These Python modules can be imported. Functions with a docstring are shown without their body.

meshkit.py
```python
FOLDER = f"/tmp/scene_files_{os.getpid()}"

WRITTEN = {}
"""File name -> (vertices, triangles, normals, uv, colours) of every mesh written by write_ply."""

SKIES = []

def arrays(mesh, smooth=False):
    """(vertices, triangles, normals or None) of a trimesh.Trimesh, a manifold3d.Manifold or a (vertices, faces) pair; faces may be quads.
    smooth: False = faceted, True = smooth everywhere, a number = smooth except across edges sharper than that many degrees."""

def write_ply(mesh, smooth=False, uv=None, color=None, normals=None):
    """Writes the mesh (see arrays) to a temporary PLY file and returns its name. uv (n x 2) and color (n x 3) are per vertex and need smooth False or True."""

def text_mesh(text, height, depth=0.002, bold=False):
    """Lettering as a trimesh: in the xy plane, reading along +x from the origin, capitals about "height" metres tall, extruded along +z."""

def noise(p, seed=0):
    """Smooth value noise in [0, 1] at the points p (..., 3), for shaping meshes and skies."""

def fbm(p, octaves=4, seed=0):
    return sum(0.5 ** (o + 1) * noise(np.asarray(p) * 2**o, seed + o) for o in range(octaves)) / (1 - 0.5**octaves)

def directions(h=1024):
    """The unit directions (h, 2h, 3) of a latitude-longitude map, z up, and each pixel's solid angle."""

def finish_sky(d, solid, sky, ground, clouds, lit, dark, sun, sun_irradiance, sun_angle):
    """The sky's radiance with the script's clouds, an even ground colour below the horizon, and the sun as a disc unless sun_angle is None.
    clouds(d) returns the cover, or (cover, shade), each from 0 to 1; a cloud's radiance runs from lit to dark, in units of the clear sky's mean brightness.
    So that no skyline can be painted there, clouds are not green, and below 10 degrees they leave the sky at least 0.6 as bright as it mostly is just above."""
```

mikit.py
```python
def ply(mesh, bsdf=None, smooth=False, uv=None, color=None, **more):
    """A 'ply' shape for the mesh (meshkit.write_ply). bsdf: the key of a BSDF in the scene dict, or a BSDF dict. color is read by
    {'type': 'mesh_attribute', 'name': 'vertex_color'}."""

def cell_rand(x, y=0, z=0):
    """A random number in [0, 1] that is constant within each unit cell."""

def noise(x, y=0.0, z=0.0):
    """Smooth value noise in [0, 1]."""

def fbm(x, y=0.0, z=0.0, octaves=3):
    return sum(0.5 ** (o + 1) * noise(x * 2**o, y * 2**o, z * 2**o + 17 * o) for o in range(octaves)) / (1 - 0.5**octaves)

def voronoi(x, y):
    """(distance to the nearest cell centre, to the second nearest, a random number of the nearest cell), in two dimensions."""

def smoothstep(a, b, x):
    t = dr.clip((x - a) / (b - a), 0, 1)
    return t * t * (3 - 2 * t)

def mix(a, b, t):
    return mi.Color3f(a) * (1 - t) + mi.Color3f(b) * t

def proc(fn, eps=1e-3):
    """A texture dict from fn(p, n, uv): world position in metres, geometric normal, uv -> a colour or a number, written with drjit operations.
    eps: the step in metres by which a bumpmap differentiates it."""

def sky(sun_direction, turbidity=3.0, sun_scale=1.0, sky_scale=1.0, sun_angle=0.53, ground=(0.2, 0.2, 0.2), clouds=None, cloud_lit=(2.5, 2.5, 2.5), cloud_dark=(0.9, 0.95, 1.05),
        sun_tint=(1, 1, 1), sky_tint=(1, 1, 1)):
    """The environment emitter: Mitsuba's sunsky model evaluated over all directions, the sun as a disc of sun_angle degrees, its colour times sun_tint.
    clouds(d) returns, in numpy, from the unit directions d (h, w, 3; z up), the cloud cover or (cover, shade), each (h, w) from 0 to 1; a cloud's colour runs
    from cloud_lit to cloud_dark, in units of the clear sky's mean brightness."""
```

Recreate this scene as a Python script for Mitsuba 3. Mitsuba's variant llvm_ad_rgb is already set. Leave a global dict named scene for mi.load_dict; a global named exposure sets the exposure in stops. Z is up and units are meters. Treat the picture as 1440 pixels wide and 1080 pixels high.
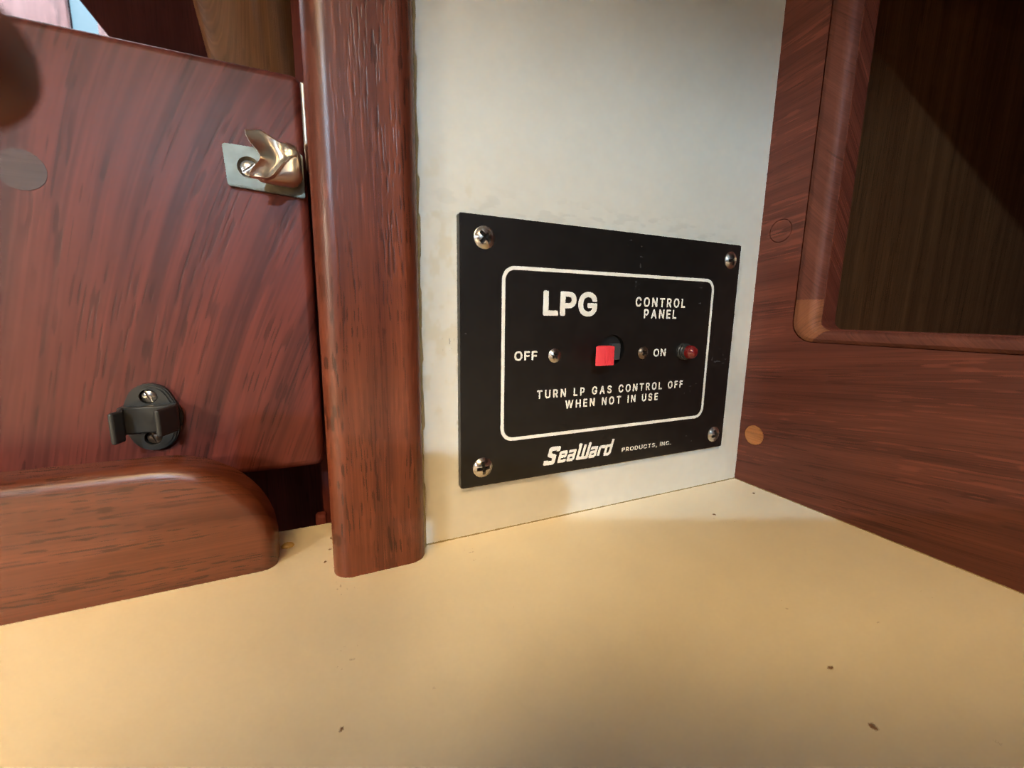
import math, random
import numpy as np, trimesh, manifold3d as m3
import drjit as dr
import mitsuba as mi
import mikit, meshkit
from mikit import noise, fbm, smoothstep, mix, proc
from shapely.geometry import Polygon, Point, LineString, box as sbox
from shapely.ops import unary_union
from shapely import affinity

random.seed(7)
rng = np.random.default_rng(7)
T = mi.ScalarTransform4f
scene, labels = {}, {}

# ------------------------------------------------------------------ camera
CAM = np.array([-0.21884, -0.15755, 0.09424])
RIGHT = np.array([0.90979, -0.41482, 0.01405])
UP = np.array([0.05593, 0.15608, 0.98616])
FWD = np.array([0.41127, 0.89642, -0.16520])
scene['camera'] = {'type': 'thinlens', 'fov': 2 * math.degrees(math.atan(720 / 582.63)), 'fov_axis': 'x',
                   'aperture_radius': 0.00060, 'focus_distance': 0.19, 'near_clip': 0.004, 'far_clip': 20.0,
                   'to_world': T().look_at(origin=CAM.tolist(), target=(CAM + FWD).tolist(), up=UP.tolist())}
exposure = -0.11

# ------------------------------------------------------------------ light
COOL_LAMP_AT, COOL_LAMP_R, COOL_LAMP_RGB = (-0.386, -0.600, 0.390), 0.006, (3750, 6000, 8000)
WARM_LAMP_AT, WARM_LAMP_R, WARM_LAMP_RGB = (-0.375, -0.365, 0.460), 0.140, (29, 19.8, 9.4)
SIDE_LAMP_AT, SIDE_LAMP_R, SIDE_LAMP_RGB = (-0.620, -0.300, 0.230), 0.050, (200, 176, 140)
WINDOW_RGB = (0.30, 0.57, 0.74)
SKYLIGHT_RGB = (5.0, 5.6, 6.4)
HATCH_RGB = (0.35, 0.50, 0.62)


def lin(r, g, b):
    return [((c / 255 + 0.055) / 1.055) ** 2.4 if c > 10 else c / 255 / 12.92 for c in (r, g, b)]


# ------------------------------------------------------------------ materials
def tex(c):
    return {'type': 'rgb', 'value': list(map(float, c))} if not isinstance(c, dict) else c


def mat(name, color, rough=0.4, metallic=0.0, spec=0.5, coat=0.0, coat_gloss=0.8, bump=None, bump_scale=1e-4, eps=1e-4):
    b = {'type': 'principled', 'base_color': tex(color), 'roughness': rough, 'metallic': metallic, 'specular': spec}
    if coat:
        b.update(clearcoat=coat, clearcoat_gloss=coat_gloss)
    if bump is not None:
        b = {'type': 'bumpmap', 'arbitrary': proc(bump, eps), 'scale': bump_scale, 'bsdf': b}
    scene[name] = {'type': 'twosided', 'bsdf': b}
    return name


def wood_fns(axes, dark, light, pore=0.5, fleck=0.25, pf=(1700, 100), seed=0.0, bandf=(110, 4), contrast=1.0, fleckf=(1300, 60), fine=0.30, finef=(3800, 45)):
    """axes(p) -> (along the grain, across it) in metres."""
    def parts(p):
        a, b = axes(p)
        b = b + (fbm(a * 9 + seed, b * 22 + seed, 3.0) - 0.5) * 0.006
        band = dr.clip((fbm(b * bandf[0] + seed, a * bandf[1], 7.0) - 0.5) * 1.9 * contrast + 0.5, 0, 1)
        po = smoothstep(0.63, 0.78, noise(b * pf[0] + 11, a * pf[1] + seed, 2.0)) * smoothstep(0.3, 0.6, noise(b * 160, a * 30, 5 + seed))
        fl = smoothstep(0.66, 0.82, noise(b * fleckf[0] + 31, a * fleckf[1] + seed, 4.0)) * smoothstep(0.35, 0.65, noise(b * 120, a * 22, 9 + seed))
        return band, po, fl

    def color(p, n, uv):
        band, po, fl = parts(p)
        a, b = axes(p)
        streak = noise(b * finef[0] + 3, a * finef[1] + seed, 6.0) + 0.6 * noise(b * finef[0] * 0.45 + 8, a * finef[1] * 0.6 + seed, 1.0) - 0.8
        c = mix(dark, light, band) * (1 - pore * po) * (1 + fine * streak)
        return mix(c, mi.Color3f(light) * 1.5, fl * fleck)

    def height(p, n, uv):
        band, po, fl = parts(p)
        return 0.6 * (1 - po) + 0.3 * fl + 0.15 * band
    return color, height


def wood(name, axes, dark, light, rough=0.35, coat=0.3, bump_scale=6e-5, spec=0.5, coat_gloss=0.7, **k):
    c, h = wood_fns(axes, dark, light, **k)
    return mat(name, proc(c), rough, spec=spec, coat=coat, coat_gloss=coat_gloss, bump=h, bump_scale=bump_scale)


wood('post_wood', lambda p: (p.z, p.x + 0.8 * p.y), (0.076, 0.0165, 0.0075), (0.136, 0.033, 0.0145), pore=0.52, fleck=0.38, seed=1.3,
     pf=(2300, 190), fleckf=(2100, 120), bandf=(260, 6), rough=0.34, coat=0.15, spec=0.4)
wood('rail_wood', lambda p: (p.x, p.z + 0.8 * p.y), (0.072, 0.0150, 0.0060), (0.118, 0.030, 0.0125), pore=0.55, fleck=0.26, seed=5.1,
     pf=(2500, 180), fleckf=(2300, 130), rough=0.33, bandf=(170, 9))


def board_axes(p):      # a broad slanting figure that stands steeper towards the upper left
    s = dr.clip((p.x + 0.30) / 0.09, 0, 1) * 0.30 + 0.22
    return p.z * 0.9 + p.x * 0.4, p.x - (p.z - 0.1) * s


wood('board_wood', board_axes, (0.052, 0.0090, 0.0068), (0.108, 0.0205, 0.0135), pore=0.4, fleck=0.28, seed=2.7,
     finef=(1500, 22), pf=(1300, 95), bandf=(230, 6), contrast=1.2, rough=0.46, fleckf=(1200, 75), coat=0.0, spec=0.32)
wood('board_plug_wood', lambda p: (p.x, p.z), (0.030, 0.012, 0.011), (0.048, 0.019, 0.017), pore=0.3, fleck=0.1, seed=1.9, rough=0.5, coat=0.0)
wood('bulkhead_wood', lambda p: (p.y + 0.04 * p.z, p.z + 0.12 * p.y + p.x), (0.078, 0.0170, 0.0100), (0.124, 0.030, 0.0170), pore=0.25, fleck=0.70, seed=8.2,
     pf=(1500, 95), fleckf=(1300, 95), bandf=(260, 12), rough=0.46, coat=0.0, spec=0.4)
wood('liner_wood', lambda p: (p.z + p.y, p.y - p.z), (0.092, 0.025, 0.016), (0.130, 0.039, 0.024), pore=0.2, fleck=0.2, seed=3.2, rough=0.6, coat=0.0, spec=0.3)
wood('end_grain_wood', lambda p: (p.x, p.z + p.y), (0.170, 0.055, 0.026), (0.25, 0.095, 0.043), pore=0.3, fleck=0.3, seed=3.9, rough=0.6, coat=0.0, spec=0.3)
wood('plug_wood', lambda p: (p.y, p.z), (0.330, 0.110, 0.030), (0.430, 0.165, 0.050), pore=0.4, fleck=0.2, seed=4.4, rough=0.4)
wood('dark_panel_wood', lambda p: (p.z, p.x), (0.076, 0.0265, 0.0085), (0.120, 0.046, 0.016), pore=0.2, fleck=0.25, seed=6.0, bandf=(160, 3), rough=0.5, coat=0.0)
wood('timber_wood', lambda p: (p.z + 0.3 * p.x, p.x), (0.075, 0.013, 0.010), (0.120, 0.024, 0.018), pore=0.2, fleck=0.1, seed=9.1, rough=0.6, coat=0.0, spec=0.2)
wood('pale_plank_wood', lambda p: (p.z, p.x), (0.50, 0.26, 0.24), (0.72, 0.45, 0.42), pore=0.25, fleck=0.2, seed=12.0, pf=(120, 8), bandf=(40, 2), rough=0.4)
wood('varnished_wood', lambda p: (p.z, p.x + p.y), (0.26, 0.100, 0.036), (0.40, 0.175, 0.070), pore=0.15, fleck=0.1, seed=10.0, rough=0.16, coat=1.0, coat_gloss=0.95)


def wall_color(p, n, uv):
    mott = (fbm(p.x * 320, p.z * 320, 2.0) - 0.5) * 0.05 + (fbm(p.x * 25, p.z * 25, 8.0) - 0.5) * 0.06
    c = mi.Color3f(0.69, 0.655, 0.565) * (1 + mott)
    # yellowed drips and grey grime left of the panel, an old stain or two
    zone = smoothstep(0.022, 0.004, dr.abs(p.x + 0.176)) * smoothstep(0.045, 0.06, p.z) * smoothstep(0.165, 0.13, p.z)
    g = smoothstep(0.52, 0.72, fbm(p.x * 230, p.z * 150, 4.0))
    c = mix(c, mi.Color3f(0.56, 0.47, 0.28), zone * g * 0.34)
    rim = smoothstep(0.010, 0.001, dr.abs(p.z - 0.135)) * smoothstep(-0.20, -0.16, p.x) * smoothstep(0.50, 0.68, fbm(p.x * 160, p.z * 420, 14.0)) * smoothstep(-0.01, -0.03, p.x)
    c = mix(c, mi.Color3f(0.34, 0.32, 0.26), rim * 0.16)
    specks = smoothstep(0.84, 0.90, noise(p.x * 1100, p.z * 1100, 21.0)) * smoothstep(0.66, 0.80, noise(p.x * 120, p.z * 120, 23.0)) * smoothstep(0.006, 0.001, dr.abs(p.x + 0.1728)) * smoothstep(0.10, 0.07, p.z)
    return mix(c, mi.Color3f(0.12, 0.09, 0.05), specks * 0.8)


mat('wall_laminate', proc(wall_color), 0.5, spec=0.35, bump=lambda p, n, uv: fbm(p.x * 900, p.z * 900, 3.0), bump_scale=2.5e-5)


def counter_color(p, n, uv):
    m = 1 + (fbm(p.x * 60, p.y * 60, 4.0) - 0.5) * 0.05 + (noise(p.x * 1500, p.y * 1500, 2.0) - 0.5) * 0.02
    c = mi.Color3f(0.80, 0.71, 0.53) * m
    sp = smoothstep(0.92, 0.96, noise(p.x * 900, p.y * 900, 5.0)) * smoothstep(0.86, 0.93, noise(p.x * 60, p.y * 60, 6.0))
    return mix(c, mi.Color3f(0.3, 0.2, 0.1), sp * 0.5)


mat('counter_laminate', proc(counter_color), 0.42, spec=0.4, bump=lambda p, n, uv: fbm(p.x * 700, p.y * 700, 3.0), bump_scale=1.5e-5)
mat('old_caulk', proc(lambda p, n, uv: mix((0.22, 0.165, 0.075), (0.40, 0.30, 0.15), fbm(p.x * 300, p.y * 300, p.z * 300))), 0.6)
mat('cabin_paint', (0.62, 0.57, 0.47), 0.6)
mat('panel_black', proc(lambda p, n, uv: mix((0.0055, 0.0048, 0.0045), (0.0095, 0.0083, 0.0076), fbm(p.x * 200, p.z * 200, 1.0))
                        + mi.Color3f(0.05) * smoothstep(0.86, 0.93, noise(p.x * 500, p.z * 900, 3.0)) * smoothstep(0.8, 0.9, noise(p.x * 70, p.z * 70, 2.0))), 0.38, spec=0.4,
    bump=lambda p, n, uv: noise(p.x * 2500, p.z * 2500), bump_scale=5e-6)
mat('white_print', (0.88, 0.84, 0.74), 0.5)
mat('lamp_glass', (0.1, 0.1, 0.1), 0.5)
mat('steel', proc(lambda p, n, uv: mix((0.50, 0.46, 0.42), (0.68, 0.64, 0.60), fbm(p.x * 600, p.y * 600, p.z * 600))), 0.24, 1.0)
mat('dull_bronze', proc(lambda p, n, uv: mix((0.14, 0.10, 0.075), (0.24, 0.18, 0.13), fbm(p.x * 900, p.y * 900, p.z * 900))), 0.35, 0.9)
mat('bronze', proc(lambda p, n, uv: mix((0.74, 0.67, 0.58), (0.86, 0.80, 0.72), fbm(p.x * 350, p.y * 350, p.z * 350))), 0.27, 1.0)
mat('dull_brass', proc(lambda p, n, uv: mix((0.090, 0.082, 0.064), (0.16, 0.146, 0.118), fbm(p.x * 260, p.y * 260, p.z * 260))), 0.38, 1.0)
mat('black_plastic', (0.020, 0.021, 0.021), 0.38, spec=0.4)
mat('black_matt', (0.008, 0.008, 0.008), 0.6)
mat('slate_plastic', (0.045, 0.052, 0.055), 0.4)
mat('red_plastic', (0.86, 0.060, 0.075), 0.36, spec=0.5)
mat('red_lens', (0.13, 0.004, 0.005), 0.10, spec=0.6, coat=1.0, coat_gloss=0.97)
mat('amber_glue', (0.50, 0.33, 0.10), 0.3)
mat('crumb_brown', (0.20, 0.11, 0.05), 0.8)
mat('skin', proc(lambda p, n, uv: mix((0.100, 0.030, 0.020), (0.130, 0.042, 0.028), fbm(p.x * 300, p.y * 300, p.z * 300))), 0.5)
mat('phone_black', (0.02, 0.02, 0.022), 0.3)

# ------------------------------------------------------------------ mesh helpers


def man(mesh):
    if isinstance(mesh, m3.Manifold):
        return mesh
    return m3.Manifold(m3.Mesh(np.asarray(mesh.vertices, np.float32), np.asarray(mesh.faces, np.uint32)))


def tri(m):
    if isinstance(m, trimesh.Trimesh):
        return m
    q = m.to_mesh()
    return trimesh.Trimesh(q.vert_properties[:, :3], q.tri_verts, process=False)


def hull(pts):
    return m3.Manifold.hull_points(np.asarray(pts, float))


def ball_points(r, n=16):
    s = trimesh.creation.icosphere(subdivisions=3 if n > 12 else 2, radius=r)
    return s.vertices


def rounded_hull(cores, r, n=16):
    s = ball_points(r, n)
    return hull(np.concatenate([s + np.asarray(c, float) for c in cores]))


def rounded_box(lo, hi, r, n=16):
    lo, hi = np.array(lo, float) + r, np.array(hi, float) - r
    return rounded_hull([(x, y, z) for x in (lo[0], hi[0]) for y in (lo[1], hi[1]) for z in (lo[2], hi[2])], r, n)


def plain_box(lo, hi):
    lo, hi = np.array(lo, float), np.array(hi, float)
    return trimesh.creation.box(extents=hi - lo, transform=trimesh.transformations.translation_matrix((lo + hi) / 2))


def extrude(poly, depth):
    """polygon in (u, v), depth along +w"""
    gs = getattr(poly, 'geoms', [poly])
    return trimesh.util.concatenate([trimesh.creation.extrude_polygon(g, depth, engine='earcut') for g in gs])


def remap(mesh, fn):
    mesh = tri(mesh).copy()
    v = np.asarray(mesh.vertices)
    mesh.vertices = np.stack(fn(v[:, 0], v[:, 1], v[:, 2]), 1)
    if mesh.is_watertight and mesh.volume < 0:
        mesh.invert()
    return mesh


def on_wall(mesh, y0):          # (u, v, w) -> x = u, z = v, w towards the viewer (-y)
    return remap(mesh, lambda u, v, w: (u, y0 - w, v))


def on_bulkhead(mesh, x0):      # (u, v, w) -> y = u, z = v, w towards -x
    return remap(mesh, lambda u, v, w: (x0 - w, u, v))


def lathe(profile, n=40):
    m = trimesh.creation.revolve(np.array(profile, float), sections=n)
    return m


def put(key, mesh, bsdf, smooth=32, label=None, cat=None, group=None, kind=None):
    scene[key] = mikit.ply(tri(mesh), bsdf, smooth=smooth)
    tag(key, label, cat, group, kind)
    return key


def tag(key, label=None, cat=None, group=None, kind=None):
    d = {k: v for k, v in (('label', label), ('category', cat), ('group', group), ('kind', kind)) if v}
    if d:
        labels[key] = d


# ------------------------------------------------------------------ the setting
put('wall_back', plain_box((-0.187, 0.0, -0.02), (0.0, 0.018, 0.80)), 'wall_laminate', False, kind='structure',
    label='cream laminate bulkhead behind the black control panel')

# right bulkhead: teak plywood with a trimmed, round-cornered opening
OY0, OY1, OZ0, OZ1 = -0.0225, -0.330, 0.0828, 0.284     # joint line between bulkhead and liner


def ring_path(y0, y1, z0, z1, r, n=12):
    pts = []
    for cy, cz, a0 in ((y0 - r, z0 + r, -90), (y0 - r, z1 - r, 0), (y1 + r, z1 - r, 90), (y1 + r, z0 + r, 180)):
        for k in range(n + 1):
            a = math.radians(a0 + 90 * k / n)
            pts.append((cy + r * math.cos(a), cz + r * math.sin(a)))
    return np.array(pts)


outer = ring_path(OY0, OY1, OZ0, OZ1, 0.0105)
inner = ring_path(OY0 - 0.0122, OY1 + 0.012, OZ0 + 0.0062, OZ1 - 0.012, 0.0048)
bulk = Polygon([(0.05, -0.02), (-1.5, -0.02), (-1.5, 0.80), (0.05, 0.80)]).difference(Polygon(outer))
bulk = bulk.intersection(sbox(-1.5, -0.02, 0.0, 0.80))
pl1, pl2 = (-0.0108, 0.1389), (-0.0089, 0.0290)
PR = 0.0055
bulk_cut = bulk.difference(Point(pl1).buffer(PR + 0.0003, 24)).difference(Point(pl2).buffer(PR + 0.0002, 24))
put('wall_right', on_bulkhead(extrude(bulk_cut, 0.0125), 0.0125), 'bulkhead_wood', False, kind='structure',
    label='reddish teak bulkhead with a round cornered opening')
put('wall_right__wood_plug', on_bulkhead(extrude(Point(pl1).buffer(PR, 24), 0.0120), 0.0121), 'bulkhead_wood', False)
put('wall_right__wood_plug_001', on_bulkhead(extrude(Point(pl2).buffer(PR, 24), 0.0124), 0.0126), 'plug_wood', False, label='orange wood plug')


def liner_mesh(i0, i1, closed):
    w = np.concatenate([[0.0, 0.012, 0.03], np.linspace(0.08, 1, 14)])
    dp = np.where(w < 0.02, -0.0010, 0.0) * 1.0            # the joint: a fine recessed line
    prof = []
    for t in w:
        if t < 0.66:
            x = 0.0012 * (1 - min(t / 0.05, 1)) - 0.0022 * min(t / 0.3, 1)
        else:
            s = (t - 0.66) / 0.34
            x = -0.0022 + 0.0042 * (1 - math.sqrt(max(0, 1 - s * s)))
        prof.append((t, x))
    prof += [(1.0, 0.008), (1.0, 0.0125), (0.0, 0.0125)]
    O, I = outer[i0:i1], inner[i0:i1]
    v = np.array([[(x, *(o * (1 - t) + i * t)) for t, x in prof] for o, i in zip(O, I)])
    n, k = v.shape[:2]
    f = []
    for a in range(n if closed else n - 1):
        b = (a + 1) % n
        for c in range(k):
            d = (c + 1) % k
            f += [(a * k + c, b * k + c, b * k + d), (a * k + c, b * k + d, a * k + d)]
    vv = v.reshape(-1, 3)
    if not closed:
        for e, flip in ((0, 1), (n - 1, 0)):
            cen = len(vv)
            vv = np.vstack([vv, v[e].mean(0)])
            for c in range(k):
                t3 = (e * k + c, e * k + (c + 1) % k, cen)
                f.append(t3 if flip else t3[::-1])
    m = trimesh.Trimesh(vv, f, process=False)
    m.fix_normals()
    return m


# corner at lower left (index 0..12) is the paler end-grain block, stretched up the stile a little
N_RING = len(outer)
outer = np.vstack([outer[:13], [[OY0, 0.1035]], outer[13:]])
inner = np.vstack([inner[:13], [[OY0 - 0.0122, 0.1035]], inner[13:]])
put('wall_right__opening_trim', liner_mesh(13, len(outer), False), 'liner_wood', 40)
put('wall_right__opening_trim_001', liner_mesh(0, 14, False), 'end_grain_wood', 40, label='paler end grain corner block')
closing = np.vstack([outer[-1:], outer[:1]])
o_s, i_s = outer, inner
outer, inner = np.vstack([o_s[-1], o_s[0]]), np.vstack([i_s[-1], i_s[0]])
put('wall_right__opening_trim_002', liner_mesh(0, 2, False), 'liner_wood', 40)
outer, inner = o_s, i_s

rv = [Polygon(affinity.scale(Polygon(inner), 1, 1).buffer(d).exterior.coords) for d in (0.0012, -0.0004)]
put('wall_right__opening_edge', on_bulkhead(extrude(rv[0].difference(rv[1]), 0.0104), 0.0127), 'bulkhead_wood', 40, label='inner plywood edge of the opening')
put('wall_beyond', plain_box((0.0126, 0.0, -0.02), (0.62, 0.018, 0.80)), 'dark_panel_wood', False, kind='structure',
    label='dark vertical grained panel seen through the opening')
put('wall_end', plain_box((0.62, -1.5, -0.80), (0.64, 0.95, 0.80)), 'timber_wood', False, kind='structure')
put('ceiling', plain_box((-1.3, -1.5, 0.80), (0.64, 0.95, 0.82)), 'cabin_paint', False, kind='structure')
put('floor', plain_box((-1.3, -1.5, -0.82), (0.64, 0.95, -0.80)), 'timber_wood', False, kind='structure')
put('wall_left', plain_box((-1.32, -1.5, -0.80), (-1.3, 0.95, 0.80)), 'cabin_paint', False, kind='structure')
put('wall_front', plain_box((-1.3, -1.52, -0.80), (0.64, -1.5, 0.80)), 'cabin_paint', False, kind='structure')
put('wall_companionway', plain_box((-1.3, 0.95, -0.80), (0.64, 0.97, 0.80)), 'timber_wood', False, kind='structure')

scene['window_1'] = mikit.ply(plain_box((-0.592, 0.93, 0.45), (-0.556, 0.948, 0.75)), 'lamp_glass', emitter={'type': 'area', 'radiance': tex(WINDOW_RGB)})
tag('window_1', 'pale blue lit window pane at the upper left', kind='structure')
scene['window_2'] = mikit.ply(plain_box((-1.05, -1.498, 0.22), (-0.30, -1.49, 0.66)), 'lamp_glass', emitter={'type': 'area', 'radiance': tex(HATCH_RGB)})
tag('window_2', kind='structure')

scene['window_3'] = mikit.ply(plain_box((-0.95, 0.42, 0.792), (-0.42, 0.90, 0.799)), 'lamp_glass', emitter={'type': 'area', 'radiance': tex(SKYLIGHT_RGB)})
tag('window_3', kind='structure')

# seam of old caulk where wall and counter meet, and up the wall's end beside the post
def bead(path, r):
    pts = np.array(path, float)
    body = m3.Manifold()
    for a, b in zip(pts[:-1], pts[1:]):
        k = r * (0.75 + 0.5 * rng.random())
        body += hull(np.concatenate([ball_points(k, 4) + a, ball_points(r * (0.75 + 0.5 * rng.random()), 4) + b]))
    return body


put('trim_1', bead([(x, 0.0, 0.0) for x in np.linspace(-0.1855, -0.0003, 24)], 0.00042), 'old_caulk', 40, kind='structure')
put('trim_2', bead([(0.0, y, 0.0) for y in np.linspace(-0.0003, -0.30, 24)], 0.00030), 'old_caulk', 40, kind='structure')
put('trim_3', bead([(-0.1866, -0.0003, z) for z in np.linspace(0.0, 0.5, 40)], 0.0021), 'old_caulk', 40, kind='structure')

# ------------------------------------------------------------------ countertop
ctop = Polygon([(-1.25, 0.0352), (-0.205, 0.0352), (-0.205, 0.020), (0.013, 0.020), (0.013, -0.42), (-1.25, -0.42)])
put('countertop', remap(extrude(ctop, 0.022), lambda u, v, w: (u, v, w - 0.022)), 'counter_laminate', False,
    label='cream laminate countertop below the control panel, running in front of the wooden rail', cat='countertop')

# ------------------------------------------------------------------ corner post
post = sbox(-0.2195 + 0.0065, -0.0106 + 0.0065, -0.1862 - 0.0065, 0.0).buffer(0.0065, 16).union(sbox(-0.2195, -0.002, -0.1872, 0.058))
put('corner_post', extrude(post, 0.80), 'post_wood', 30,
    label='upright teak post with rounded edges standing on the cream counter left of the control panel', cat='post')
put('corner_post__door_stop', plain_box((-0.2229, 0.0585, -0.30), (-0.205, 0.080, 0.80)), 'timber_wood', False)
put('corner_post__strike_plate', rounded_box((-0.2207, 0.004, 0.1478), (-0.2192, 0.0345, 0.1668), 0.0007, 8), 'steel', 40, label='bright brass strike plate edge')

# ------------------------------------------------------------------ fiddle rail
rail_c = []
RR = 0.0048
for k in range(0, 13):
    a = math.radians(90 * k / 12)
    rail_c.append((-0.2725 + (0.0337 - RR) * math.sin(a), 0.0085 - 0.0 + (0.0350 - RR) * math.cos(a)))
rail_c = [(x, z) for x, z in rail_c] + [(-0.2388 - RR, -0.004), (-0.62, -0.004), (-0.62, 0.0435 - RR)]
rail = rounded_hull([(x, y, z) for x, z in rail_c for y in (0.0062 + RR, 0.0245 - RR)], RR)
rail = rail.trim_by_plane((0, 0, 1), 0.0)
put('fiddle_rail', rail, 'rail_wood', 30,
    label='low varnished teak fiddle rail with a rounded end along the cream counter', cat='rail')

# ------------------------------------------------------------------ hatch board with its latch
bo = [(-0.2207, 0.0272), (-0.75, 0.0272), (-0.75, 0.1800), (-0.2440, 0.1822), (-0.2207, 0.1838)]
br = 0.0035
core = Polygon(bo).buffer(-br, join_style=2)
bmesh = rounded_hull([(x, y, z) for x, z in core.exterior.coords[:-1] for y in (0.036 + br, 0.056 - br)], br, 8)
put('hatch_board', bmesh, 'board_wood', 30,
    label='wide reddish mahogany board with slanting grain behind the fiddle rail, left of the post', cat='board')
# round wooden bung at the board's left
kn = [(-0.3040, 0.1330)]
put('hatch_board__wood_plug', on_wall(extrude(Point(-0.3030, 0.1375).buffer(0.0062, 24), 0.003), 0.0388), 'board_plug_wood', False, label='dark round wood plug')

# latch: bevelled base plate, countersunk screw, scooped thumb lever
def bevel_plate(poly, depth, c, y0):
    body = m3.Manifold()
    gs = []
    for g, w0, w1 in ((poly, 0, depth - c), (poly.buffer(-c * 0.35), 0, depth - c * 0.45), (poly.buffer(-c), 0, depth)):
        body += man(on_wall(extrude(g, w1 - w0), y0 - w0))
    return body


def round_rect(x0, x1, z0, z1, r):
    return sbox(x0 + r, z0 + r, x1 - r, z1 - r).buffer(r, 10)


PLY = 0.0360
plate = Polygon([(-0.2480, 0.1543), (-0.2472, 0.1398), (-0.2217, 0.1382), (-0.2217, 0.1543)]).buffer(-0.001).buffer(0.001, 8)
pm = bevel_plate(plate, 0.0024, 0.0005, PLY + 0.0001)
SX, SZ = -0.2400, 0.1468
csk = man(on_wall(lathe([(0, -0.002), (0.0030, -0.002), (0.0030, 0.0011), (0.0042, 0.0030), (0, 0.0030)], 40), PLY))
csk = man(remap(tri(csk), lambda u, v, w: (u + SX, v, w + SZ)))
put('hatch_board__latch', pm - csk, 'dull_brass', 30, label='brass latch plate with a scooped thumb lever, beside the post')


def phillips(R, H, slot, angle, depth=1.55):
    """pan head at the origin facing +w, with a cross recess"""
    rs = (R * R + H * H) / (2 * H)
    prof = [(0, -0.0026), (R * 0.6, -0.0026), (R * 0.6, 0.00002), (R, 0.00002), (R, 0.0002)] + [(math.sqrt(max(rs * rs - (z - H + rs) ** 2, 0)), z) for z in np.linspace(0.0003, H, 9)[:-1]] + [(0, H)]
    head = man(lathe(prof, 40))
    for k in range(2):
        a = angle + 90 * k
        L, wd, d = R * slot, R * 0.17, H * depth
        pts = []
        for zz, s in ((H + 0.0006, 1.15), (H - d, 0.62)):
            for sx in (-1, 1):
                for sy in (-1, 1):
                    pts.append((sx * L * s, sy * wd * (0.6 + 0.4 * s), zz))
        head -= hull(pts).rotate((0, 0, a))
    core_c = hull([(R * .30 * math.cos(t), R * .30 * math.sin(t), H + 0.0006) for t in np.linspace(0, 6.28, 12)[:-1]] +
                  [(R * .10 * math.cos(t), R * .10 * math.sin(t), H - d) for t in np.linspace(0, 6.28, 12)[:-1]])
    return head - core_c


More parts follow.
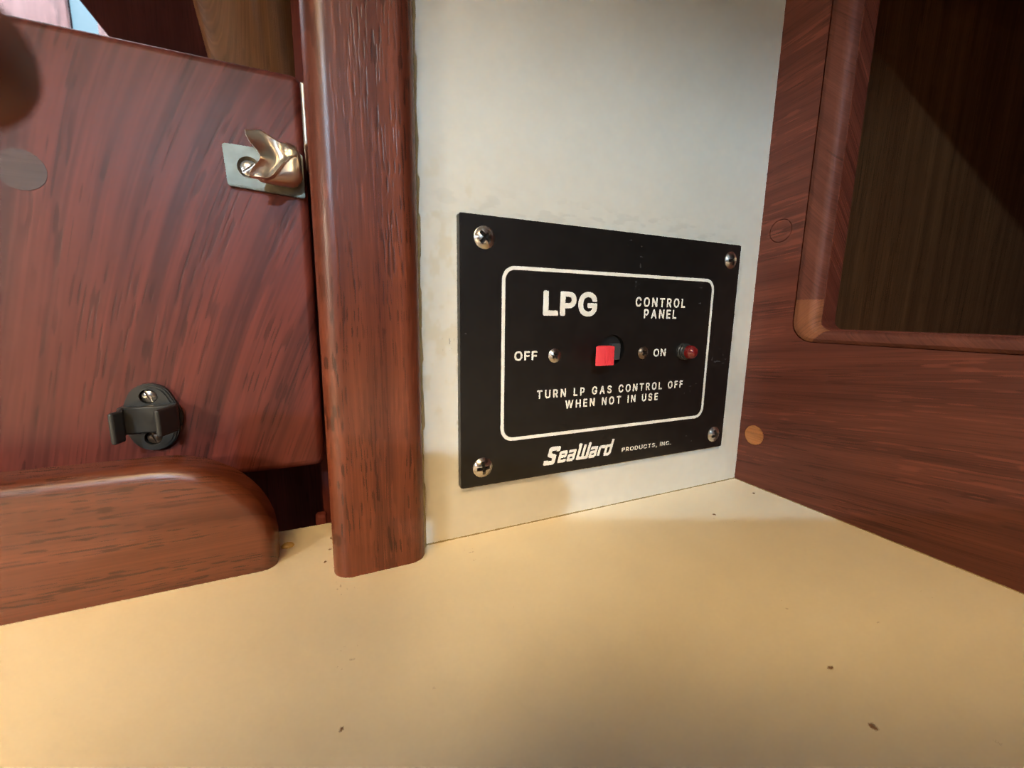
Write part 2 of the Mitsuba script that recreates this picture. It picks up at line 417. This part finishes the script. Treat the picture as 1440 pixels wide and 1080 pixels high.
def slotted(R, H, angle):
    rs = (R * R + H * H) / (2 * H)
    prof = [(0, -0.001), (R, -0.001), (R, 0.0)] + [(math.sqrt(max(rs * rs - (z - H + rs) ** 2, 0)), z) for z in np.linspace(0.0001, H, 8)[:-1]] + [(0, H)]
    return man(lathe(prof, 36)) - m3.Manifold.cube((3 * R, R * 0.30, 2 * H), True).rotate((0, 0, angle)).translate((0, 0, H * 0.85))


def place_screw(key, m, x, z, y0, bsdf, label=None):
    put(key, remap(tri(m), lambda u, v, w: (u + x, y0 - w, v + z)), bsdf, 28, label=label)


place_screw('hatch_board__latch__screw', slotted(0.0029, 0.0007, 40), SX, SZ, PLY - 0.0010, 'steel')

# thumb lever: a scooped blade whose free edge is notched, on a solid barrel
def lever_mesh():
    nu, nv = 22, 18
    front, back = [], []
    for i in range(nu):
        s = i / (nu - 1)                       # 0 free edge .. 1 at the barrel
        for j in range(nv):
            t = j / (nv - 1)                   # 0 bottom .. 1 top
            ztop = 0.1554 + 0.0018 * math.exp(-((s - 0.28) / 0.16) ** 2) - 0.0012 * smooth01(0.45, 0.7, s) + 0.001 * s
            zbot = 0.1405 + 0.0005 * s + 0.0100 * smooth01(0.30, 1.0, s)
            z = zbot + (ztop - zbot) * t
            notch = 0.0040 * math.exp(-((t - 0.46) / 0.26) ** 2)
            x = (-0.2390 + notch) * (1 - s) + -0.2236 * s
            y = 0.0205 + 0.0052 * math.sin(min(s / 0.55, 1) * math.pi * 0.5) + 0.0030 * smooth01(0.6, 1.0, s)
            # scoop: lower lip comes forward
            y += -0.0030 * (1 - t) ** 3 * smooth01(0.0, 0.3, s)
            th = 0.0019
            front.append((x, y, z))
            back.append((x + 0.0006 * (1 - s), y + th + 0.001 * s, z - 0.0002))
    v = np.array(front + back)
    f, N = [], nu * nv
    for i in range(nu - 1):
        for j in range(nv - 1):
            a, b, c, d = i * nv + j, (i + 1) * nv + j, (i + 1) * nv + j + 1, i * nv + j + 1
            f += [(a, b, c), (a, c, d), (N + a, N + c, N + b), (N + a, N + d, N + c)]
    edge = [(i, 0) for i in range(nu)] + [(nu - 1, j) for j in range(1, nv)] + [(i, nv - 1) for i in range(nu - 2, -1, -1)] + [(0, j) for j in range(nv - 2, 0, -1)]
    ids = [i * nv + j for i, j in edge]
    for a, b in zip(ids, ids[1:] + ids[:1]):
        f += [(a, N + a, N + b), (a, N + b, b)]
    m = trimesh.Trimesh(v, f, process=False)
    m.fix_normals()
    return m


def smooth01(a, b, x):
    t = min(max((x - a) / (b - a), 0), 1)
    return t * t * (3 - 2 * t)


lev = man(lever_mesh())
barrel = hull(np.concatenate([ball_points(r, 16) + np.array(c) for c, r in (
    ((-0.2266, 0.0300, 0.1452), 0.0046), ((-0.2266, 0.0302, 0.1520), 0.0042), ((-0.2310, 0.0285, 0.1440), 0.0036), ((-0.2350, 0.0262, 0.1425), 0.0022))]))
lm = tri((lev + barrel).refine_to_length(0.0005))
lm = trimesh.Trimesh(lm.vertices, lm.faces, process=True)
trimesh.smoothing.filter_taubin(lm, iterations=14)
put('hatch_board__latch__thumb_lever', lm, 'bronze', True, label='scooped bright bronze thumb lever')

# ------------------------------------------------------------------ black clip on the board
CX, CZ = -0.2780, 0.0546
oval = unary_union([Point(CX, 0.0605).buffer(0.0068, 20), Point(CX + 0.0002, 0.0492).buffer(0.0072, 20), Point(CX, CZ).buffer(0.0091, 24)]).convex_hull
base = bevel_plate(oval, 0.0032, 0.0012, 0.0362)
for zz in (0.0627, 0.0470):
    base -= man(remap(lathe([(0, -0.001), (0.0026, -0.001), (0.0026, 0.0018), (0.0035, 0.0050), (0, 0.0050)], 36), lambda u, v, w: (u + CX, 0.0352 - w, v + zz)))
put('holder_clip', base, 'black_plastic', 34,
    label='small black plastic clip with two screws, fixed to the red board above the rail', cat='clip')
zl, zh = 0.0497, 0.0597
web = rounded_box((CX - 0.0084, 0.0300, zl), (CX + 0.0084, 0.0336, zh), 0.0006, 8)
jr = hull(np.concatenate([ball_points(0.0009, 4) + np.array(c) for c in [(CX + x, y, z) for z in (zl + .0009, zh - .0009) for x, y in ((0.0078, 0.0320), (0.0052, 0.0225), (0.0078, 0.0300))]]))
jl = hull(np.concatenate([ball_points(0.0009, 4) + np.array(c) for c in [(CX + x, y, z) for z in (zl + .0009, zh - .0009) for x, y in ((-0.0078, 0.0320), (-0.0058, 0.0245))]]))
jl2 = hull(np.concatenate([ball_points(0.0009, 4) + np.array(c) for c in [(CX + x, y, z) for z in (zl - .0002, zh - .0009) for x, y in ((-0.0058, 0.0245), (-0.0068, 0.0215))]]))
put('holder_clip__jaws', web + jr + jl + jl2, 'black_plastic', 34)
place_screw('holder_clip__screw', slotted(0.0023, 0.0008, -68), CX, 0.0627, 0.0340, 'steel')
place_screw('holder_clip__screw_001', slotted(0.0023, 0.0008, -70), CX + 0.0002, 0.0470, 0.0340, 'dull_bronze')

# ------------------------------------------------------------------ control panel
PX, PZ, PY = -0.1704, 0.0232, -0.0032
PW, PH = 0.1522, 0.1080


def px(u, v):
    return PX + u / 1000, PZ + v / 1000


hole = Point(*px(72.8, 55.6)).buffer(0.0070, 32)
face = round_rect(PX, PX + PW, PZ, PZ + PH, 0.0009)
fm = bevel_plate(face, 0.0032, 0.0003, 0.0) - man(on_wall(extrude(hole, 0.006), 0.001))
put('control_panel__faceplate', fm, 'panel_black', 25)
tag('control_panel', 'black gas control panel with white lettering and a red switch, screwed to the cream wall', 'control panel')

bx0, bz0 = px(18.1, 18.8)
bx1, bz1 = px(134.3, 89.4)
ring = round_rect(bx0 - .00075, bx1 + .00075, bz0 - .00075, bz1 + .00075, 0.0057).difference(round_rect(bx0 + .00075, bx1 - .00075, bz0 + .00075, bz1 - .00075, 0.0042))
put('control_panel__faceplate__border_line', on_wall(extrude(ring, 0.00012), PY + 0.00002), 'white_print', False, label='white rounded border line')

HREF = meshkit.text_mesh('H', 0.01, 0.002, True).bounds


def glyph(ch, heavier):
    if ch == 'I':           # a plain upright stroke, without serifs
        return extrude(sbox(-heavier * 0.01, HREF[0][1] - heavier * 0.01, 0.0019 + heavier * 0.01, HREF[1][1] + heavier * 0.01), 0.002)
    m = meshkit.text_mesh(ch, 0.01, 0.002, True)
    flat = unary_union([Polygon(t[:, :2]).buffer(1e-6) for t, n in zip(m.triangles, m.face_normals) if n[2] > 0.5])
    return extrude(flat.buffer(heavier * 0.01, quad_segs=3).simplify(3e-5), 0.002)


def letter_line(key, text, u0, u1, v0, v1, cond, label, heavier=0.022):
    """lettering between u0 and u1 (mm), capitals from v0 to v1 (each a number, or a pair for the two ends)"""
    h = (v1 - v0)
    sc = h / (HREF[1][1] - HREF[0][1] + 0.02 * heavier)
    glyphs, adv = [], []
    for ch in text:
        if ch == ' ':
            glyphs.append(None)
            adv.append(0.34 * h)
            continue
        m = glyph(ch, heavier)
        b = m.bounds
        v = np.array(m.vertices)
        v[:, 0] = (v[:, 0] - b[0][0]) * sc * cond
        v[:, 1] = (v[:, 1] - HREF[0][1]) * sc
        glyphs.append((v, m.faces))
        adv.append((b[1][0] - b[0][0]) * sc * cond)
    track = ((u1 - u0) - sum(adv)) / (len(text) - 1)
    out, u = [], u0
    for g, a in zip(glyphs, adv):
        if g is not None:
            v = g[0].copy()
            w = np.where(v[:, 2] > 0.001, 0.00012, 0.0)
            out.append(trimesh.Trimesh(np.stack([PX + (u + v[:, 0]) / 1000, PY + 0.00002 - w, PZ + (v0 + v[:, 1]) / 1000], 1), g[1], process=False))
        u += a + track
    m = trimesh.util.concatenate(out)
    put(key, m, 'white_print', False, label=label)


L = 'control_panel__faceplate__lettering'
letter_line(L, 'LPG', 36.1, 63.3, 71.1, 81.4, 1.10, 'large white letters LPG', 0.034)
letter_line(L + '_001', 'CONTROL', 84.8, 116.0, 75.6, 80.0, 0.92, 'white words CONTROL PANEL, upper line')
letter_line(L + '_002', 'PANEL', 90.2, 110.8, 70.2, 74.6, 0.92, 'white words CONTROL PANEL, lower line')
letter_line(L + '_003', 'OFF', 23.2, 33.9, 52.3, 56.2, 1.08, 'white word OFF')
letter_line(L + '_004', 'ON', 97.7, 105.6, 51.9, 55.7, 1.08, 'white word ON')
letter_line(L + '_005', 'TURN LP GAS CONTROL OFF', 34.2, 118.7, 35.4, 39.2, 0.88, 'white warning text, upper line')
letter_line(L + '_006', 'WHEN NOT IN USE', 48.6, 102.5, 30.0, 33.8, 0.88, 'white warning text, lower line')
letter_line(L + '_007', 'PRODUCTS, INC.', 81.9, 113.8, 5.5, 7.6, 1.25, 'tiny white words PRODUCTS, INC.', 0.0)


def logo():
    t = 0.095
    specs = [
        (0.80, [[(.66, .72), (.66, .90), (.16, .90), (.16, .56), (.52, .44), (.52, .10), (.02, .10), (.02, .26)]], 0.12),
        (0.60, [[(.10, .37), (.46, .37), (.46, .62), (.10, .62), (.10, .10), (.47, .10), (.47, .21)]], 0.085),
        (0.60, [[(.12, .53), (.12, .62), (.46, .62), (.46, .09)], [(.46, .10), (.11, .10), (.11, .37), (.46, .37)]], 0.085),
        (0.92, [[(.02, .90), (.16, .90), (.16, .11), (.48, .11), (.48, .90)], [(.48, .11), (.80, .11), (.80, .90), (.70, .90)]], 0.092),
        (0.60, [[(.12, .53), (.12, .62), (.46, .62), (.46, .09)], [(.46, .10), (.11, .10), (.11, .37), (.46, .37)]], 0.085),
        (0.48, [[(.11, .62), (.11, .09)], [(.11, .62), (.40, .62), (.40, .50)]], 0.085),
        (0.60, [[(.46, 1.0), (.46, .09)], [(.46, .10), (.11, .10), (.11, .62), (.46, .62)]], 0.085),
    ]
    x, parts = 0.0, []
    for adv, lines, tt in specs:
        g = unary_union([LineString(l).buffer(tt, cap_style=2, join_style=1, quad_segs=3) for l in lines])
        parts.append(affinity.translate(g, x, 0))
        x += adv
    g = unary_union(parts)
    g = affinity.affine_transform(g, [1, 0.30, 0, 1, 0, 0])
    b = g.bounds
    u0, u1, v0, v1 = 38.2, 77.2, 4.6, 12.9
    s, r = (u1 - u0) / (b[2] - b[0]), (v1 - v0) / (b[3] - b[1])
    return affinity.affine_transform(g, [s / 1000, 0, 0, r / 1000, PX + (u0 - b[0] * s) / 1000, PZ + (v0 - b[1] * r) / 1000])


put(L + '_008', on_wall(extrude(logo(), 0.00012), PY + 0.00002), 'white_print', False, label='slanted bold white maker name SeaWard')

for k, (u, v, a) in enumerate(((9.9, 99.8, 48), (145.0, 100.2, 12), (144.8, 7.6, 20), (9.4, 8.2, 5))):
    x, z = px(u, v)
    place_screw('control_panel__screw' + (f'_{k:03d}' if k else ''), phillips(0.0043, 0.0021, 0.68, a), x, z, PY, 'steel', label='steel cross head corner screw' if not k else None)
x, z = px(42.3, 53.9)
place_screw('control_panel__switch_screw', phillips(0.0031, 0.0016, 0.55, 30), x, z, PY, 'steel')
x, z = px(91.2, 53.9)
place_screw('control_panel__switch_screw_001', phillips(0.0031, 0.0015, 0.5, 45), x, z, PY, 'dull_bronze', label='dull bronze switch screw')

# switch: dark body in the hole, slate bezel edge, red ribbed cap thrown to OFF
hx, hz = px(72.8, 55.6)
put('control_panel__switch', on_wall(extrude(Point(hx, hz).buffer(0.0069, 32), 0.0010), 0.0), 'black_matt', 30)
put('control_panel__switch__bezel', rounded_box((hx - 0.0002, -0.0036, hz - 0.0046), (hx + 0.0046, -0.0008, hz + 0.0030), 0.0004, 8), 'slate_plastic', 30)
stem = hull(np.concatenate([ball_points(0.0016, 4) + np.array(c) for c in ((hx - 0.001, -0.0012, hz - .0005), (hx - 0.0075, -0.0085, hz - 0.001))]))
put('control_panel__switch__stem', stem, 'black_plastic', 30)
# cap: slightly bowed front with fine vertical ribs
cxa, cxb, cza, czb = -0.1130, -0.1032, 0.0731, 0.0812
prof = []
nn = 60
for k in range(nn + 1):
    s = k / nn
    xx = cxa + (cxb - cxa) * s
    bow = 0.0020 * math.sqrt(max(0.0, 1 - ((s - 0.5) / 0.56) ** 2))
    rib = 0.00032 * (1 if (k % 6) < 3 else 0) if 0.42 < s < 0.97 else 0
    prof.append((xx, -0.0112 - bow + rib))
cap_poly = Polygon(prof + [(cxb + 0.0016, -0.0060), (cxa + 0.0056, -0.0060)])
capm = m3.Manifold()
cap = remap(extrude(cap_poly, czb - cza), lambda u, v, w: (u, v, w + cza))
capm = man(cap)
inset = cap_poly.buffer(-0.0010)
put('control_panel__switch__red_cap', capm, 'red_plastic', 20, label='bright red ribbed switch cap')

# indicator lamp
lx, lz = -0.0536, 0.0772
bz = [(0, 0), (0.0042, 0), (0.0042, 0.0010), (0.0038, 0.0014), (0.0040, 0.0018), (0.0040, 0.0024), (0.0036, 0.0028), (0.0037, 0.0034), (0.0034, 0.0040), (0.0, 0.0040)]
put('control_panel__indicator_lamp', remap(lathe(bz, 40), lambda u, v, w: (u + lx, PY - w, v + lz)), 'black_plastic', 30)
lens = [(0, 0.0035), (0.0033, 0.0035), (0.0033, 0.0052)] + [(0.0033 * math.cos(a), 0.0052 + 0.0033 * math.sin(a)) for a in np.linspace(0.1, math.pi / 2, 12)[:-1]] + [(0, 0.0085)]
put('control_panel__indicator_lamp__lens', remap(lathe(lens, 40), lambda u, v, w: (u + lx, PY - w, v + lz)), 'red_lens', 40, label='dark red domed lens')

# ------------------------------------------------------------------ what shows above and below the board
def leaning(c0, c1, r0, r1, squash, n=40):
    """a tapering round timber from c0 to c1"""
    v, f = [], []
    for t in np.linspace(0, 1, 12):
        c = np.array(c0) * (1 - t) + np.array(c1) * t
        r = r0 * (1 - t) + r1 * t
        for a in np.linspace(0, 2 * math.pi, n, endpoint=False):
            v.append((c[0] + r * math.cos(a), c[1] + squash * r * math.sin(a), c[2]))
    for i in range(11):
        for k in range(n):
            a, b = i * n + k, i * n + (k + 1) % n
            f += [(a, b, b + n), (a, b + n, a + n)]
    m = trimesh.Trimesh(np.array(v), f)
    trimesh.repair.fill_holes(m)
    m.fix_normals()
    return m


put('round_timber', leaning((-0.2260, 0.175, 0.10), (-0.2535, 0.175, 0.33), 0.0215, 0.0330, 0.9), 'varnished_wood', 50,
    label='glossy varnished round timber behind the top of the red board, beside the post', cat='timber')
slab = Polygon([(-0.3700, 0.3230), (-0.3560, 0.3033), (-0.2450, 0.1400), (-0.2450, 0.4300), (-0.4450, 0.4300)])
put('slanting_timber', on_wall(extrude(slab, 0.030), 0.330), 'timber_wood', False,
    label='dark red slanting timber above the board, between the blue window and the round timber', cat='timber')
put('pale_plank', rounded_box((-0.760, 0.918, 0.20), (-0.5925, 0.927, 0.79), 0.003, 8), 'pale_plank_wood', 30,
    label='pale pink daylit plank at the upper left, left of the blue window', cat='plank')
put('window_1__frame', plain_box((-0.5555, 0.925, 0.45), (-0.520, 0.946, 0.75)), 'pale_plank_wood', False)
put('cavity_board', plain_box((-0.75, 0.120, -0.30), (-0.223, 0.135, 0.150)), 'timber_wood', False,
    label='reddish brown board deep in the shadowed gap under the red board', cat='board')
put('rubber_stop', rounded_box((-0.2260, 0.0353, -0.010), (-0.2213, 0.0405, 0.0042), 0.0016, 8), 'timber_wood', 40,
    label='small brown stop at the counter edge between the rail and the post', cat='stop')

# ------------------------------------------------------------------ crumbs and glue on the counter
put('glue_blob', remap(trimesh.creation.icosphere(subdivisions=3, radius=0.0022), lambda a, b, c: (-0.2362 + a * 1.1, 0.0212 + b * 0.9, np.maximum(c, -0.0003) * 0.55 + 0.0002)), 'amber_glue', 50,
    label='small amber blob of dried glue on the counter beside the rounded rail end', cat='glue blob')
for k, (x, y, s, lab) in enumerate((
        (-0.0973, -0.1042, 0.55, 'tiny brown crumb on the counter near the lower right, the farther of two'),
        (-0.1064, -0.1182, 0.65, 'tiny brown crumb on the counter near the lower right corner'),
        (-0.2198, -0.0688, 0.40, 'tiny brown crumb on the open counter below the post'),
        (-0.0509, -0.0282, 0.55, 'tiny brown crumb on the counter in front of the panel corner'),
        (-0.0096, -0.0192, 0.50, 'tiny brown crumb in the corner of the counter by the teak bulkhead'),
        (-0.2200, 0.0205, 0.45, 'tiny brown crumb beside the post foot, farthest of three'),
        (-0.2206, 0.0118, 0.45, 'tiny brown crumb beside the post foot, middle of three'),
        (-0.2225, 0.0032, 0.45, 'tiny brown crumb beside the post foot, nearest of three'))):
    c = trimesh.creation.icosphere(subdivisions=1, radius=s / 1000)
    v = np.array(c.vertices) * (1 + 0.5 * (rng.random((len(c.vertices), 1)) - 0.5)) * [1.5, 0.8, 0.55]
    a = rng.random() * 3
    v = v @ np.array([[math.cos(a), -math.sin(a), 0], [math.sin(a), math.cos(a), 0], [0, 0, 1]]) + [x, y, s / 1000 * 0.4]
    put('crumb' + (f'_{k:03d}' if k else ''), trimesh.Trimesh(v, c.faces, process=False), 'crumb_brown', False, label=lab, cat='crumb', group='crumbs on the counter')

# ------------------------------------------------------------------ lamps (outside the frame)
def lamp(name, at, r, rgb, label):
    scene[name + '__bulb'] = mikit.ply(trimesh.creation.icosphere(subdivisions=3, radius=r).apply_translation(at), 'lamp_glass', smooth=True, emitter={'type': 'area', 'radiance': tex(rgb)})
    stem = trimesh.creation.cylinder(radius=0.004, segment=[(at[0], at[1], at[2] + r * 0.9), (at[0], at[1], 0.80)], sections=16)
    put(name + '__stem', stem, 'dull_brass', 40)
    tag(name, label, 'lamp')


lamp('cabin_lamp', COOL_LAMP_AT, COOL_LAMP_R, COOL_LAMP_RGB, 'small white cabin lamp hanging behind the photographer, outside the frame')
ax, ay, az = WARM_LAMP_AT           # a shaded lamp that shines downwards
dome = [(0.020, 0.050), (0.100, 0.042), (0.144, 0.018), (0.150, -0.098), (0.148, -0.098), (0.142, 0.017), (0.098, 0.040), (0.020, 0.047), (0.020, 0.050)]
put('hanging_lamp__shade', lathe(dome, 40).apply_translation((ax, ay, az)), 'black_matt', 40)
put('hanging_lamp__cap', plain_box((ax - 0.021, ay - 0.021, az + 0.046), (ax + 0.021, ay + 0.021, az + 0.056)), 'dull_brass', False)
put('hanging_lamp__stem', trimesh.creation.cylinder(radius=0.005, segment=[(ax, ay, az + 0.055), (ax, ay, 0.80)], sections=16), 'dull_brass', 40)
glow = lathe([(0, 0), (WARM_LAMP_R, 0), (WARM_LAMP_R, 0.001), (0, 0.001)], 40).apply_translation((ax, ay, az))
scene['hanging_lamp__bulb'] = mikit.ply(glow, 'lamp_glass', emitter={'type': 'area', 'radiance': tex(WARM_LAMP_RGB)})
tag('hanging_lamp', 'shaded warm lamp hanging to the left, outside the frame', 'lamp')

lamp('side_lamp', SIDE_LAMP_AT, SIDE_LAMP_R, SIDE_LAMP_RGB, 'round warm globe lamp at the left, outside the frame')

sx, sy, sz = SIDE_LAMP_AT
hood = [(0.006, 0.066), (0.040, 0.060), (0.060, 0.030), (0.064, -0.028), (0.062, -0.028), (0.058, 0.029), (0.039, 0.058), (0.006, 0.064), (0.006, 0.066)]
put('side_lamp__shade', lathe(hood, 40).apply_translation((sx, sy, sz)), 'black_matt', 40)

# ------------------------------------------------------------------ the phone and the hand that holds it (one fingertip shows)
def W(a, b, c):
    return CAM + a * RIGHT + b * UP + c * FWD


s8 = trimesh.creation.icosphere(subdivisions=2, radius=0.0035).vertices
ph = hull(np.concatenate([s8 + W(a, b, c) for a in (-0.0115, 0.1475) for b in (-0.0535, 0.0115) for c in (-0.0065, -0.0060)]))
put('phone', ph, 'phone_black', 30, label='dark phone held up in front of the panel, outside the frame', cat='phone')


def chain(body, pts, rs):
    for (p, q), (r, s) in zip(zip(pts[:-1], pts[1:]), zip(rs[:-1], rs[1:])):
        b0 = trimesh.creation.icosphere(subdivisions=2, radius=r).vertices + W(*p)
        b1 = trimesh.creation.icosphere(subdivisions=2, radius=s).vertices + W(*q)
        body += hull(np.concatenate([b0, b1]))
    return body


hand = m3.Manifold()
palm = [(-0.021, 0.008, -0.036, .011), (-0.019, -0.034, -0.036, .011), (-0.040, 0.020, -0.030, .011), (-0.060, 0.016, -0.030, .012), (-0.085, -0.012, -0.034, .013), (-0.080, -0.050, -0.038, .013), (-0.060, -0.062, -0.036, .011),
        (-0.034, -0.045, -0.036, .011), (-0.100, 0.000, -0.085, .016), (-0.085, -0.050, -0.090, .016)]
hand += hull(np.concatenate([trimesh.creation.icosphere(subdivisions=2, radius=r).vertices + W(a, b, c) for a, b, c, r in palm]))
hand = chain(hand, [(-0.040, 0.018, -0.030), (-0.038, 0.0255, -0.013), (-0.010, 0.0250, -0.010), (0.0225, 0.0230, -0.008)], (.0105, .0098, .0095, .0078))          # index along the top edge
hand = chain(hand, [(-0.056, 0.014, -0.030), (-0.066, 0.024, 0.000), (-0.072, 0.029, 0.022), (-0.0478, 0.0278, 0.0340)], (.0120, .0098, .0080, .0062))      # middle finger, tip in view
hand = chain(hand, [(-0.042, -0.004, -0.034), (-0.046, 0.006, -0.006), (-0.034, 0.004, 0.000), (-0.0225, 0.002, -0.0060)], (.0102, .0078, .0066, .0050))
hand = chain(hand, [(-0.038, -0.026, -0.036), (-0.034, -0.030, -0.012), (-0.026, -0.030, -0.006), (-0.016, -0.028, -0.007)], (.0092, .0074, .0060, .0050))
hand = chain(hand, [(-0.050, 0.000, -0.070), (-0.030, -0.010, -0.056), (-0.008, -0.014, -0.036), (0.012, -0.016, -0.022)], (.0140, .0115, .0100, .0080))    # thumb on the screen
hand = chain(hand, [(-0.090, -0.022, -0.088), (-0.100, -0.015, -0.190), (-0.110, 0.010, -0.420)], (.0230, .0270, .0380))                                   # wrist and forearm
hm = tri(hand.refine_to_length(0.004))
hm = trimesh.Trimesh(hm.vertices, hm.faces, process=True)
trimesh.smoothing.filter_taubin(hm, iterations=10)
put('person', hm, 'skin', True, label='dark blurred fingertip close to the lens, poking in at the upper left edge', cat='person')
